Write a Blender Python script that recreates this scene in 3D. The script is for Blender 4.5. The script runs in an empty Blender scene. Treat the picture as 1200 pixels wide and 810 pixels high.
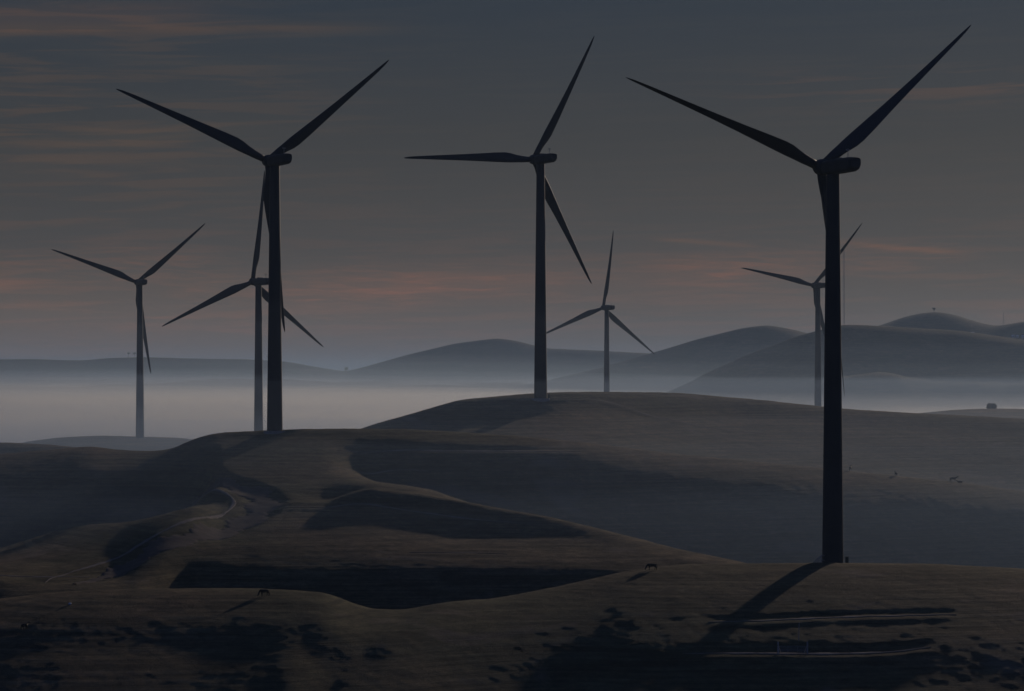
import bpy, bmesh, math, random
import numpy as np
from mathutils import Vector, Matrix, Quaternion
R = math.radians
F = 3087.0          # focal length in photo pixels (photo 1200 wide)
HZ = 440.0          # photo row of the horizon
sc = bpy.context.scene
C = sc.collection
rng = random.Random(7)

# ------------------------------------------------------------------ helpers
def tag(o, label=None, cat=None, group=None, kind=None):
    if label: o['label'] = label
    if cat: o['category'] = cat
    if group: o['group'] = group
    if kind: o['kind'] = kind
    return o

def empty(name, loc, rz=0.0):
    o = bpy.data.objects.new(name, None); C.objects.link(o)
    o.location = loc; o.rotation_euler = (0, 0, rz); o.empty_display_size = 0.5
    return o

def obj(name, bm, m, parent=None, smooth=False):
    me = bpy.data.meshes.new(name)
    if isinstance(bm, bmesh.types.BMesh):
        bmesh.ops.recalc_face_normals(bm, faces=bm.faces[:])
        bm.to_mesh(me); bm.free()
    else:
        me = bm
    if smooth:
        me.polygons.foreach_set('use_smooth', [True]*len(me.polygons))
    if m: me.materials.append(m)
    o = bpy.data.objects.new(name, me); C.objects.link(o)
    if parent: o.parent = parent
    return o

def box(bm, c, s, rz=0.0):
    r = bmesh.ops.create_cube(bm, size=1.0)
    M = Matrix.Translation(c) @ Matrix.Rotation(rz, 4, 'Z') @ Matrix.Diagonal((s[0], s[1], s[2], 1))
    bmesh.ops.transform(bm, matrix=M, verts=r['verts'])
    return r['verts']

def tube(bm, a, b, r1, r2=None, seg=8):
    a = Vector(a); b = Vector(b); r2 = r1 if r2 is None else r2
    d = b-a
    r = bmesh.ops.create_cone(bm, cap_ends=True, segments=seg, radius1=r1, radius2=r2, depth=d.length)
    M = Matrix.Translation((a+b)/2) @ d.to_track_quat('Z', 'Y').to_matrix().to_4x4()
    bmesh.ops.transform(bm, matrix=M, verts=r['verts'])

def loft(bm, rings, cap=True):
    vs = [[bm.verts.new(p) for p in ring] for ring in rings]
    n = len(vs[0])
    for i in range(len(vs)-1):
        for j in range(n):
            bm.faces.new((vs[i][j], vs[i][(j+1) % n], vs[i+1][(j+1) % n], vs[i+1][j]))
    if cap:
        bm.faces.new(vs[0][::-1]); bm.faces.new(vs[-1])

# ------------------------------------------------------------------ materials
def mat(name, col, rough=0.8, var=0.15, scale=0.5, spec=0.3, col2=None, bump=0.0, metal=0.0):
    m = bpy.data.materials.new(name); m.use_nodes = True
    nt = m.node_tree; b = nt.nodes['Principled BSDF']
    b.inputs['Roughness'].default_value = rough
    b.inputs['Metallic'].default_value = metal
    b.inputs['Specular IOR Level'].default_value = spec
    tc = nt.nodes.new('ShaderNodeTexCoord'); nz = nt.nodes.new('ShaderNodeTexNoise')
    nz.inputs['Scale'].default_value = scale; nz.inputs['Detail'].default_value = 6
    nt.links.new(tc.outputs['Object'], nz.inputs['Vector'])
    cr = nt.nodes.new('ShaderNodeValToRGB')
    c2 = col2 or tuple(c*(1-var) for c in col)
    cr.color_ramp.elements[0].position = 0.3; cr.color_ramp.elements[0].color = (*c2, 1)
    cr.color_ramp.elements[1].position = 0.7; cr.color_ramp.elements[1].color = (*col, 1)
    nt.links.new(nz.outputs['Fac'], cr.inputs['Fac']); nt.links.new(cr.outputs['Color'], b.inputs['Base Color'])
    if bump:
        bp = nt.nodes.new('ShaderNodeBump'); bp.inputs['Strength'].default_value = 1; bp.inputs['Distance'].default_value = bump
        nt.links.new(nz.outputs['Fac'], bp.inputs['Height']); nt.links.new(bp.outputs['Normal'], b.inputs['Normal'])
    return m

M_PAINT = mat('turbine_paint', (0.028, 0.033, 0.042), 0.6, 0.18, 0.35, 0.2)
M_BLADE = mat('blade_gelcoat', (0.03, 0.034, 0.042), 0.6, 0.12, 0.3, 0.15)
M_STEEL = mat('galvanised_steel', (0.30, 0.31, 0.32), 0.5, 0.3, 3, 0.5, metal=0.4)
M_CONC = mat('concrete', (0.30, 0.29, 0.27), 0.9, 0.3, 2, 0.2, bump=0.02)
M_GREEN = mat('cabinet_green', (0.06, 0.08, 0.06), 0.5, 0.2, 2)
M_PALE = mat('pale_cabinet', (0.75, 0.75, 0.72), 0.5, 0.1, 2)
M_WOOD = mat('weathered_wood', (0.60, 0.56, 0.50), 0.9, 0.4, 4, 0.2, bump=0.01)
M_COW = mat('black_hide', (0.022, 0.018, 0.015), 0.75, 0.4, 1.2, 0.2)
M_HORN = mat('horn', (0.3, 0.27, 0.22), 0.5, 0.2, 8)
M_LEAF = mat('foliage', (0.045, 0.055, 0.025), 0.8, 0.45, 1.0, 0.1)
M_BARK = mat('bark', (0.09, 0.07, 0.05), 0.95, 0.4, 3, 0.1, bump=0.03)
M_WHITE = mat('white_siding', (0.85, 0.84, 0.80), 0.6, 0.08, 1)
M_ROOF = mat('metal_roof', (0.85, 0.85, 0.85), 0.35, 0.1, 1, 0.5)
M_DARK = mat('dark_opening', (0.03, 0.03, 0.03), 0.6, 0.2, 2)
M_TRACK = mat('dirt', (0.24, 0.20, 0.155), 0.95, 0.35, 0.35, 0.1, bump=0.05)
M_GRAVEL = mat('gravel', (0.24, 0.20, 0.16), 0.95, 0.4, 0.6, 0.1, bump=0.05)
M_ROAD = mat('road_earth', (0.105, 0.08, 0.064), 0.95, 0.45, 0.5, 0.1, col2=(0.065, 0.05, 0.042), bump=0.06)
M_ROCK = mat('pale_rock', (0.8, 0.78, 0.74), 0.8, 0.15, 6, 0.3, bump=0.02)

def terrain_mat():
    m = bpy.data.materials.new('dry_grass'); m.use_nodes = True
    nt = m.node_tree; N = nt.nodes; L = nt.links; b = N['Principled BSDF']
    b.inputs['Roughness'].default_value = 0.95; b.inputs['Specular IOR Level'].default_value = 0.08
    g = N.new('ShaderNodeNewGeometry')
    def noise(scale, detail=6, sx=1, sy=1, sz=1, rough=0.55, dist=0):
        mp = N.new('ShaderNodeMapping'); mp.inputs['Scale'].default_value = (sx, sy, sz)
        n = N.new('ShaderNodeTexNoise'); n.inputs['Scale'].default_value = scale
        n.inputs['Detail'].default_value = detail; n.inputs['Roughness'].default_value = rough
        n.inputs['Distortion'].default_value = dist
        L.new(g.outputs['Position'], mp.inputs['Vector']); L.new(mp.outputs['Vector'], n.inputs['Vector'])
        return n.outputs['Fac']
    def ramp(f, p0, c0, p1, c1):
        r = N.new('ShaderNodeValToRGB'); r.color_ramp.elements[0].position = p0; r.color_ramp.elements[1].position = p1
        r.color_ramp.elements[0].color = (*c0, 1); r.color_ramp.elements[1].color = (*c1, 1)
        L.new(f, r.inputs['Fac']); return r.outputs['Color']
    def mix(f, a, c, mode='MIX'):
        x = N.new('ShaderNodeMix'); x.data_type = 'RGBA'; x.blend_type = mode
        if isinstance(f, float): x.inputs[0].default_value = f
        else: L.new(f, x.inputs[0])
        L.new(a, x.inputs[6]); L.new(c, x.inputs[7]); return x.outputs[2]
    big = noise(0.011, 5, dist=0.6)
    base = ramp(big, 0.40, (0.080, 0.077, 0.046), 0.60, (0.124, 0.092, 0.060))      # green grass / dry brown grass
    mid = ramp(noise(0.16, 9, sz=3, rough=0.7), 0.36, (0.55, 0.56, 0.58), 0.66, (1.32, 1.27, 1.15))
    base = mix(1.0, base, mid, 'MULTIPLY')
    fine = ramp(noise(0.7, 9, 0.8, 0.6, 2, rough=0.9), 0.34, (0.45, 0.47, 0.46), 0.66, (1.5, 1.44, 1.3))
    base = mix(1.0, base, fine, 'MULTIPLY')
    # worn contour paths trodden by cattle follow the height lines
    w = N.new('ShaderNodeTexNoise'); w.inputs['Scale'].default_value = 1.0; w.inputs['Detail'].default_value = 5
    mp = N.new('ShaderNodeMapping'); mp.inputs['Scale'].default_value = (0.03, 0.03, 2.0)
    L.new(g.outputs['Position'], mp.inputs['Vector']); L.new(mp.outputs['Vector'], w.inputs['Vector'])
    tr = ramp(w.outputs['Fac'], 0.38, (0.6, 0.6, 0.6), 0.60, (1.28, 1.24, 1.15))
    base = mix(1.0, base, tr, 'MULTIPLY')
    # bare dirt patches
    d = ramp(noise(0.035, 7, sz=3, dist=1.0), 0.60, (0, 0, 0), 0.70, (1, 1, 1))
    dirt = N.new('ShaderNodeRGB'); dirt.outputs[0].default_value = (0.20, 0.15, 0.105, 1)
    dm = N.new('ShaderNodeMath'); dm.operation = 'MULTIPLY'; dm.inputs[1].default_value = 0.55
    L.new(d, dm.inputs[0])
    base = mix(dm.outputs[0], base, dirt.outputs[0])
    L.new(base, b.inputs['Base Color'])
    ad = N.new('ShaderNodeMath'); ad.operation = 'ADD'
    s1 = N.new('ShaderNodeMath'); s1.operation = 'MULTIPLY'; s1.inputs[1].default_value = 0.28
    L.new(noise(2.2, 9, 1, 1, 1, rough=0.85), s1.inputs[0])
    s2 = N.new('ShaderNodeMath'); s2.operation = 'MULTIPLY'; s2.inputs[1].default_value = 0.5
    L.new(w.outputs['Fac'], s2.inputs[0])
    L.new(s1.outputs[0], ad.inputs[0]); L.new(s2.outputs[0], ad.inputs[1])
    bp = N.new('ShaderNodeBump'); bp.inputs['Distance'].default_value = 1.0; bp.inputs['Strength'].default_value = 0.75
    L.new(ad.outputs[0], bp.inputs['Height']); L.new(bp.outputs['Normal'], b.inputs['Normal'])
    return m
M_TERR = terrain_mat()

# ------------------------------------------------------------------ terrain
def hash2(ix, iy, seed):
    h = (ix.astype(np.int64)*374761393 + iy.astype(np.int64)*668265263 + seed*69069) & 0xffffffff
    h = ((h ^ (h >> 13))*1274126177) & 0xffffffff
    return ((h ^ (h >> 16)) & 0xffff)/65535.0*2-1
def vnoise(x, y, seed):
    ix = np.floor(x); iy = np.floor(y); fx = x-ix; fy = y-iy
    fx = fx*fx*fx*(fx*(fx*6-15)+10); fy = fy*fy*fy*(fy*(fy*6-15)+10)
    a = hash2(ix, iy, seed); b = hash2(ix+1, iy, seed); c = hash2(ix, iy+1, seed); d = hash2(ix+1, iy+1, seed)
    return (a*(1-fx)+b*fx)*(1-fy)+(c*(1-fx)+d*fx)*fy
def fbm(x, y, seed, octs=4, g=0.5):
    s = 0; a = 1.0
    for i in range(octs):
        s = s+a*vnoise(x*2**i+i*17.3, y*2**i-i*9.1, seed+i); a *= g
    return s

UT = np.arange(-1700.0, 2901.0, 2.0)
def line(pts, sig=12):
    u = np.array([p[0] for p in pts], float); v = np.array([p[1] for p in pts], float)
    y = np.interp(UT, u, v)
    k = np.exp(-0.5*(np.arange(-60, 61)*2.0/sig)**2); k /= k.sum()
    return np.convolve(np.pad(y, 60, mode='edge'), k, mode='valid')

PY_A = line([(-1700, 760), (-800, 722), (-200, 712), (0, 702), (60, 695), (110, 691), (200, 690), (300, 690), (380, 695), (430, 714), (470, 716),
             (520, 707), (580, 702), (660, 686), (740, 668), (800, 661), (970, 659.5), (1100, 661.5), (1200, 667), (1600, 690), (2900, 740)], 9)
Y_A = line([(-1700, 500), (0, 505), (300, 508), (450, 500), (560, 512), (700, 530), (800, 537), (1200, 540), (2900, 545)], 20)
PY_T = line([(-1700, 700), (0, 676), (60, 684), (100, 685), (145, 686), (190, 655), (210, 645), (240, 654), (290, 662), (400, 665), (760, 665), (840, 680), (2900, 720)], 7)
PY_M = line([(-1700, 660), (-300, 656), (0, 642), (60, 624), (130, 605), (200, 589), (240, 578), (270, 566), (330, 562), (400, 566), (500, 579), (560, 590), (640, 604),
             (700, 619), (800, 645), (870, 659), (960, 685), (2900, 700)], 9)
Y_M = line([(-1700, 648), (0, 648), (200, 646), (330, 648), (500, 646), (640, 630), (800, 606), (900, 598), (2900, 600)], 25)
DV = line([(-1700, 14), (150, 14), (255, 10), (300, -7), (500, -5), (620, 8), (760, 14), (2900, 12)], 14)
PY_C = line([(-1700, 600), (-500, 560), (-150, 541), (0, 531), (60, 526), (105, 522), (135, 526), (170, 528), (200, 526), (215, 519), (235, 511), (255, 507), (330, 503.5), (400, 502.5),
             (480, 503), (540, 507), (600, 511), (700, 521), (800, 533), (950, 546), (1050, 557), (1120, 565), (1200, 576), (1500, 600), (2900, 640)], 7)
Y_C = line([(-1700, 765), (150, 760), (250, 745), (330, 740), (480, 742), (700, 755), (1200, 785), (2900, 800)], 20)
PY_D = line([(-1700, 535), (-400, 512), (0, 519), (50, 521), (100, 526), (160, 536), (300, 540), (390, 516), (430, 500), (480, 486), (540, 468), (600, 462.5), (650, 459.5),
             (700, 458.5), (800, 461), (900, 469), (1000, 480), (1070, 484), (1200, 491), (1500, 510), (2900, 530)], 8)
PY_E = line([(-1700, 540), (-300, 535), (0, 527), (35, 518), (70, 513), (120, 511), (215, 514), (260, 521), (400, 535), (600, 512), (800, 505), (1000, 494), (1070, 485),
             (1120, 480), (1160, 478.5), (1200, 479), (1500, 474), (2900, 500)], 8)
PY_F = line([(-1700, 505), (500, 500), (700, 482), (760, 466), (790, 456), (830, 435), (870, 417), (900, 405), (940, 391), (985, 378.5), (1040, 381), (1080, 384), (1130, 387), (1200, 398), (1400, 405), (2900, 430)], 9)
PY_F0 = line([(-1700, 500), (700, 490), (830, 466), (940, 440), (1000, 432), (1060, 426), (1120, 428), (1200, 434), (1400, 442), (2900, 440)], 14)
PY_G = line([(-1700, 450), (600, 455), (700, 432), (770, 412), (820, 397), (870, 384.5), (900, 381), (925, 385), (960, 394), (1010, 388), (1035, 380), (1060, 371), (1080, 366.5), (1098, 365), (1118, 368), (1145, 377),
             (1168, 382), (1200, 376.5), (1400, 366), (2900, 400)], 6)
PY_H = line([(-1700, 410), (-400, 424), (0, 421), (40, 420.5), (95, 422.5), (125, 419.5), (170, 418.5), (220, 420), (290, 421), (335, 423.5), (375, 431), (405, 435.5), (430, 429), (480, 415), (535, 402), (582, 396), (605, 399),
             (640, 408), (700, 411), (770, 415), (900, 420), (1200, 405), (2900, 410)], 6)
def smooth01(t): t = np.clip(t, 0, 1); return t*t*(3-2*t)
def zz(py, Y): return (HZ-py)*Y/F
ONE = np.ones_like(UT)
CTRL = []   # (Y array, z array)
def add(Y, z): CTRL.append((Y*ONE, z*ONE))
add(-40.0, -1.0); add(6.0, -2.2); add(60.0, -13.0); add(300.0, -52.0)
def shu(a, d): return np.interp(UT+d*np.interp(UT, [520, 760], [1, 0]), UT, a)   # the near folds run down towards the left
YA2, PA2 = shu(Y_A, 95), shu(PY_A, 95); YA1, PA1 = shu(Y_A, 42), shu(PY_A, 42)
DB = line([(-1700, 88), (350, 89), (620, 94), (2900, 94)], 60)
CTRL.append((YA2-DB, zz(PA2+178, YA2-DB)))
DA = line([(-1700, 43.5), (350, 43.5), (620, 48), (2900, 48)], 60); CTRL.append((YA1-DA, zz(PA1+76, YA1-DA)))
CTRL.append((Y_A-22, zz(PY_A+27, Y_A-22)))
CTRL.append((Y_A, zz(PY_A, Y_A)))
YV = line([(-1700, 530), (140, 530), (215, 556), (740, 554), (860, 566), (2900, 566)], 12); CTRL.append((YV, zz(PY_A+line([(-1700, 16), (135, 16), (200, 44), (2900, 42)], 8), YV)))
YT = line([(-1700, 556), (140, 556), (212, 588), (300, 581), (2900, 580)], 10); CTRL.append((YT, zz(PY_T, YT)))
YM0 = Y_M-14; FR = line([(-1700, .12), (200, .12), (270, .2), (360, .2), (430, .38), (650, .36), (900, .3), (2900, .3)], 20)
CTRL.append((YM0, zz(PY_M+np.clip((PY_T-PY_M)*FR, 3, 30), YM0)))
CTRL.append((Y_M, zz(PY_M, Y_M)))
CTRL.append((Y_M+14, zz(PY_M+DV, Y_M+14)))
DPC = np.maximum(PY_M+DV+2-PY_C, 20); DYC = DPC*Y_C/(F*0.31+PY_M-HZ)
YF = np.maximum(Y_M+22, Y_C-DYC)
CTRL.append((YF, zz(PY_M+DV+np.clip(DV*0.5, -2, 2), YF)))
DC = line([(-1700, 32), (190, 32), (260, 12), (2900, 12)], 14); DP = line([(-1700, 24), (190, 24), (260, 8), (2900, 8)], 14)
CTRL.append((Y_C-DC, zz(PY_C+DP, Y_C-DC)))
CTRL.append((Y_C, zz(PY_C, Y_C)))
CTRL.append((Y_C+32, zz(PY_C+np.interp(UT, [700, 850], [22, 19]), Y_C+32)))
YD = line([(-1700, 893), (650, 893), (850, 955), (2900, 960)], 30)
CTRL.append((YD-31, zz(PY_D+np.interp(UT, [760, 950], [29, 21]), YD-31)))
CTRL.append((YD, zz(PY_D, YD)))
CTRL.append((1050*ONE, zz(PY_D+45, 1050)))
CTRL.append((1385*ONE, zz(PY_E, 1385)))
add(1600.0, -44.0); add(2200.0, -75.0)
add(3030.0, -66.0)
CTRL.append((3260*ONE, zz(PY_F0, 3260)))
CTRL.append((3320*ONE, zz(PY_F0+3, 3320)))
CTRL.append((3520*ONE, zz(PY_F, 3520)))
CTRL.append((4200*ONE, zz(PY_F+26, 4200)))
CTRL.append((4900*ONE, zz(np.minimum(PY_F+12, PY_G+45), 4900)))
CTRL.append((5100*ONE, zz(PY_G, 5100)))
CTRL.append((5800*ONE, zz(PY_G*0+448, 5800)))
CTRL.append((6720*ONE, zz(np.maximum(PY_H+22, 444), 6720)))
CTRL.append((7000*ONE, zz(PY_H, 7000)))
add(9000.0, -70.0); add(14000.0, -110.0)
# one even slope from the terrace up to the crest where the road climbs
wl_ = smooth01((UT-222)/40)*smooth01((445-UT)/70)
yT, zT = CTRL[9]; kC = max(i for i, c in enumerate(CTRL) if np.allclose(c[0], Y_C))
for k in range(10, kC):
    y_, z_ = CTRL[k]; zl = zT+(CTRL[kC][1]-zT)*(y_-yT)/(Y_C-yT)
    CTRL[k] = (y_, z_*(1-wl_)+zl*wl_)
CY = np.array([c[0] for c in CTRL]); CZ = np.array([c[1] for c in CTRL])

def smooth01(t): t = np.clip(t, 0, 1); return t*t*(3-2*t)
# contour tracks: (u0, u1, [(u, py)...], guess Y centre computed on the base surface)
def pchip_height(u, Y):
    shp = u.shape; u = u.ravel(); Y = Y.ravel(); out = np.empty_like(Y)
    for s in range(0, len(u), 40000):
        uu = u[s:s+40000]; yy = Y[s:s+40000]
        idx = np.clip((uu-UT[0])/2.0, 0, len(UT)-1.001); i0 = idx.astype(int); f = idx-i0
        y = CY[:, i0]*(1-f)+CY[:, i0+1]*f; z = CZ[:, i0]*(1-f)+CZ[:, i0+1]*f
        h = np.diff(y, axis=0); dl = np.diff(z, axis=0)/h
        d = np.zeros_like(y)
        w1 = 2*h[1:]+h[:-1]; w2 = h[1:]+2*h[:-1]
        same = dl[1:]*dl[:-1] > 0
        with np.errstate(divide='ignore', invalid='ignore'):
            hm = (w1+w2)/(w1/dl[:-1]+w2/dl[1:])
        d[1:-1] = np.where(same, hm, 0); d[0] = dl[0]; d[-1] = dl[-1]
        k = np.clip((yy[None, :] >= y).sum(0)-1, 0, len(CTRL)-2); n = np.arange(len(uu))
        hh = h[k, n]; t = np.clip((yy-y[k, n])/hh, 0, 1)
        z0 = z[k, n]; z1 = z[k+1, n]; d0 = d[k, n]; d1 = d[k+1, n]
        out[s:s+40000] = (2*t**3-3*t**2+1)*z0+(t**3-2*t**2+t)*hh*d0+(-2*t**3+3*t**2)*z1+(t**3-t**2)*hh*d1
    return out.reshape(shp)

RC_Y = [550, 562, 576, 588, 596, 606, 620, 634, 648, 660, 672, 684, 700]; RC_U = [70, 98, 140, 178, 205, 238, 275, 300, 312, 300, 272, 243, 222]
def features(u, Y, z):
    x = (u-600)*Y/F
    # shallow cut of the dirt road and its outer bank
    uc = np.interp(Y, RC_Y, RC_U)
    a = smooth01((Y-554)/12)*smooth01((700-Y)/12)
    z = z-0.9*a*np.exp(-((u-uc)/24)**4)+1.1*a*0.45*np.exp(-((u-uc+46)/22)**2)
    # bowl behind the left spur
    z = z-4.6*np.exp(-((u-188)/62)**2-((Y-650)/14)**2)
    # hollow in the near right hill and at the bottom of the frame
    z = z+0.6*np.exp(-((u-462-1.9*(Y-470))/30)**2-((Y-470)/34)**2)
    z = z-2.0*np.exp(-((u-640-2.2*(Y-462))/90)**2-((Y-462)/19)**2)
    z = z-0.7*np.exp(-((u-210)/130)**2-((Y-474)/20)**2)
    # shadowed hollow on the middle spur
    z = z-1.6*np.exp(-((u-430)/70)**2-((Y-655)/7)**2)
    # drainage folds on the far mountains
    far = smooth01((Y-2300)/600)
    z = z+far*(13*fbm(x/300+3, Y/800, 11, 5)-9*np.abs(fbm(x/150, Y/420, 31, 4)))*smooth01(np.minimum(1, np.minimum(np.abs(Y-3520)/260+0.12, np.minimum(np.abs(Y-5100)/500+0.12, np.abs(Y-7000)/600+0.12))))
    mid = smooth01((Y-60)/200)*(1-far)
    z = z+mid*((0.06+0.24*smooth01((Y-535)/60))*fbm(x/46, Y/38, 5, 3, 0.35)+0.05*fbm(x/2.6, Y/2.6, 51, 3, 0.6))
    # soft terracing of grazed slopes (narrow trodden steps)
    ph = z/0.85+1.3*fbm(x/22, Y/22, 77, 3)
    am = np.clip(0.5+fbm(x/50, Y/35, 91, 2), 0, 1)
    z = z+mid*0.014*smooth01((Y-530)/40)*am*np.sin(2*np.pi*ph)
    return z

def raw_height(u, Y): return features(u, Y, pchip_height(u, Y))

def find_Y(u, py, ya, yb):
    """first Y in [ya,yb] whose surface projects to row py"""
    ys = np.arange(ya, yb, 0.5); z = raw_height(np.full_like(ys, u), ys)
    p = HZ-z*F/ys
    i = np.where(p <= py)[0]
    return float(ys[i[0]]) if len(i) else float(ys[np.argmin(p)])

TRK = [ # points in (u, py) and search range, half width
    ([(800, 767), (860, 766), (930, 767), (1000, 767), (1060, 765), (1095, 758)], 440, 530, 1.5, 'left'),
    ([(830, 730), (900, 728), (980, 724), (1060, 722), (1125, 721)], 440, 530, 1.2, ''),
    ([(395, 528), (480, 529), (580, 529.5), (686, 530)], 655, 762, 1.5, ''),
    ([(385, 549), (440, 550), (505, 553)], 650, 750, 1.3, ''),
    ([(480, 648), (560, 648), (596, 650)], 588, 640, 1.0, ''),
    ([(330, 588), (420, 592), (500, 600), (570, 612), (640, 614)], 600, 640, 0.9, ''),
    ([(645, 468), (760, 467), (900, 475)], 840, 900, 1.0, ''),
    ([(-60, 682), (0, 680), (60, 680), (110, 676)], 560, 615, 1.2, ''),
]
TRACKS = []
for pts, ya, yb, hw, _ in TRK:
    us = np.arange(pts[0][0], pts[-1][0]+1, 4.0); ps = np.interp(us, [p[0] for p in pts], [p[1] for p in pts])
    Ys = np.array([find_Y(u, p, ya, yb) for u, p in zip(us, ps)])
    k = np.hanning(27); k /= k.sum()
    for _ in range(2): Ys = np.convolve(np.pad(Ys, 13, mode='reflect', reflect_type='odd') if len(Ys) > 14 else Ys, k, 'valid') if len(Ys) > 14 else Ys
    zs = raw_height(us, Ys); k = np.ones(9)/9; zs = np.convolve(np.pad(zs, 4, mode='reflect', reflect_type='odd'), k, 'valid')
    TRACKS.append((us, Ys, zs, hw))

def height_uY(u, Y):
    z = raw_height(u, Y)
    for us, Ys, zs, hw in TRACKS:
        yt = np.interp(u, us, Ys); zt = np.interp(u, us, zs)
        end = smooth01((u-us[0]+10)/25)*smooth01((us[-1]+10-u)/25)
        w = 0.5*(1-smooth01((np.abs(Y-yt)-hw)/3.2))*end
        z = z*(1-w)+zt*w
    return z
def ground(x, y):
    return float(height_uY(np.array([600+F*x/y]), np.array([float(y)]))[0])

def build_terrain():
    us = np.concatenate([np.arange(-1650, -200, 14.0), np.arange(-200, 1400, 2.6), np.arange(1400, 2850, 14.0)])
    Ys = np.concatenate([np.arange(8, 60, 6.0), np.arange(60, 400, 8.0), np.arange(400, 450, 1.5), np.arange(450, 720, 0.62), np.arange(720, 900, 1.1), np.arange(900, 1400, 6.0),
                         np.arange(1400, 2300, 30.0), np.arange(2300, 7200, 28.0), np.arange(7200, 14001, 400.0)])
    U, Y = np.meshgrid(us, Ys); Z = height_uY(U, Y); X = (U-600)*Y/F
    ny, nx = U.shape
    co = np.stack([X, Y, Z], -1).reshape(-1, 3).astype(np.float32)
    i = np.arange(ny*nx).reshape(ny, nx)
    q = np.stack([i[:-1, :-1], i[:-1, 1:], i[1:, 1:], i[1:, :-1]], -1).reshape(-1, 4).astype(np.int32)
    me = bpy.data.meshes.new('ground')
    me.vertices.add(len(co)); me.vertices.foreach_set('co', co.ravel())
    me.loops.add(q.size); me.loops.foreach_set('vertex_index', q.ravel())
    me.polygons.add(len(q)); me.polygons.foreach_set('loop_start', np.arange(0, q.size, 4, dtype=np.int32))
    me.polygons.foreach_set('use_smooth', np.ones(len(q), bool))
    me.update(calc_edges=True)
    me.materials.append(M_TERR)
    o = bpy.data.objects.new('ground', me); C.objects.link(o); tag(o, kind='structure')
build_terrain()
# plain far beyond and around, down to the horizon
bm = bmesh.new(); vs = [bm.verts.new(p) for p in ((-60000, -300, -125), (60000, -300, -125), (60000, 70000, -125), (-60000, 70000, -125))]; bm.faces.new(vs)
tag(obj('plain', bm, M_TERR), kind='structure')

def ribbon(name, pts, hw, lift, m):
    """pts: list of (x,y,z)"""
    bm = bmesh.new(); prev = None
    P = [Vector(p) for p in pts]
    for i, p in enumerate(P):
        t = (P[min(i+1, len(P)-1)]-P[max(i-1, 0)]); t.z = 0; t.normalize(); n = Vector((-t.y, t.x, 0))
        w = hw*(0.8+0.3*math.sin(i*0.37)+0.15*math.sin(i*1.9))*min(1, 0.12+min(i, len(P)-1-i)/(10 if lift[1] else 34))
        NQ = 2 if lift[1] else 12
        qs = [p+n*w*(2*k/NQ-1) for k in range(NQ+1)]
        gz = [p.z]*(NQ+1) if lift[1] else height_uY(np.array([600+F*q.x/q.y for q in qs]), np.array([q.y for q in qs]))
        row = [bm.verts.new((q.x, q.y, float(z)+(lift[0] if lift[1] else lift[0]*(1-1.5*abs(2*k/NQ-1)**6)))) for k, (q, z) in enumerate(zip(qs, gz))]
        if prev:
            for k in range(NQ): bm.faces.new((prev[k], prev[k+1], row[k+1], row[k]))
        prev = row
    tag(obj(name, bm, m, smooth=True), kind='structure')
for us, Ys, zs, hw in TRACKS:
    uu = np.arange(us[0], us[-1], 3.0); yy = np.interp(uu, us, Ys); z2 = np.interp(uu, us, zs)
    ribbon('dirt_track', [((u-600)*y/F, y, z) for u, y, z in zip(uu, yy, z2)], hw*0.5, (0.10, False), M_TRACK)

def on_ground(u, py, ya, yb):
    Y = find_Y(u, py, ya, yb); x = (u-600)*Y/F
    return Vector((x, Y, ground(x, Y)))
# the winding dirt road over the left hills
def smooth_path(keys, n=90):
    ks = [on_ground(*k) for k in keys]
    t = np.linspace(0, len(ks)-1, n)
    xs = np.interp(t, range(len(ks)), [k.x for k in ks]); ys = np.interp(t, range(len(ks)), [k.y for k in ks])
    w = np.ones(9)/9
    xs = np.convolve(np.pad(xs, 4, mode='edge'), w, 'valid'); ys = np.convolve(np.pad(ys, 4, mode='edge'), w, 'valid')
    return [(x, y, 0) for x, y in zip(xs, ys)]
def road_path(off):
    ys = np.arange(556, 699, 1.0); us = np.interp(ys, RC_Y, RC_U)+off
    us = np.convolve(np.pad(us, 6, mode='edge'), np.ones(13)/13, 'valid')
    return [((u-600)*y/F, y, 0) for u, y in zip(us, ys)]
ribbon('dirt_road', road_path(0), 4.8, (0.20, False), M_ROAD)
ribbon('dirt_track', road_path(-35), 0.6, (0.12, False), M_GRAVEL)

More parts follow.
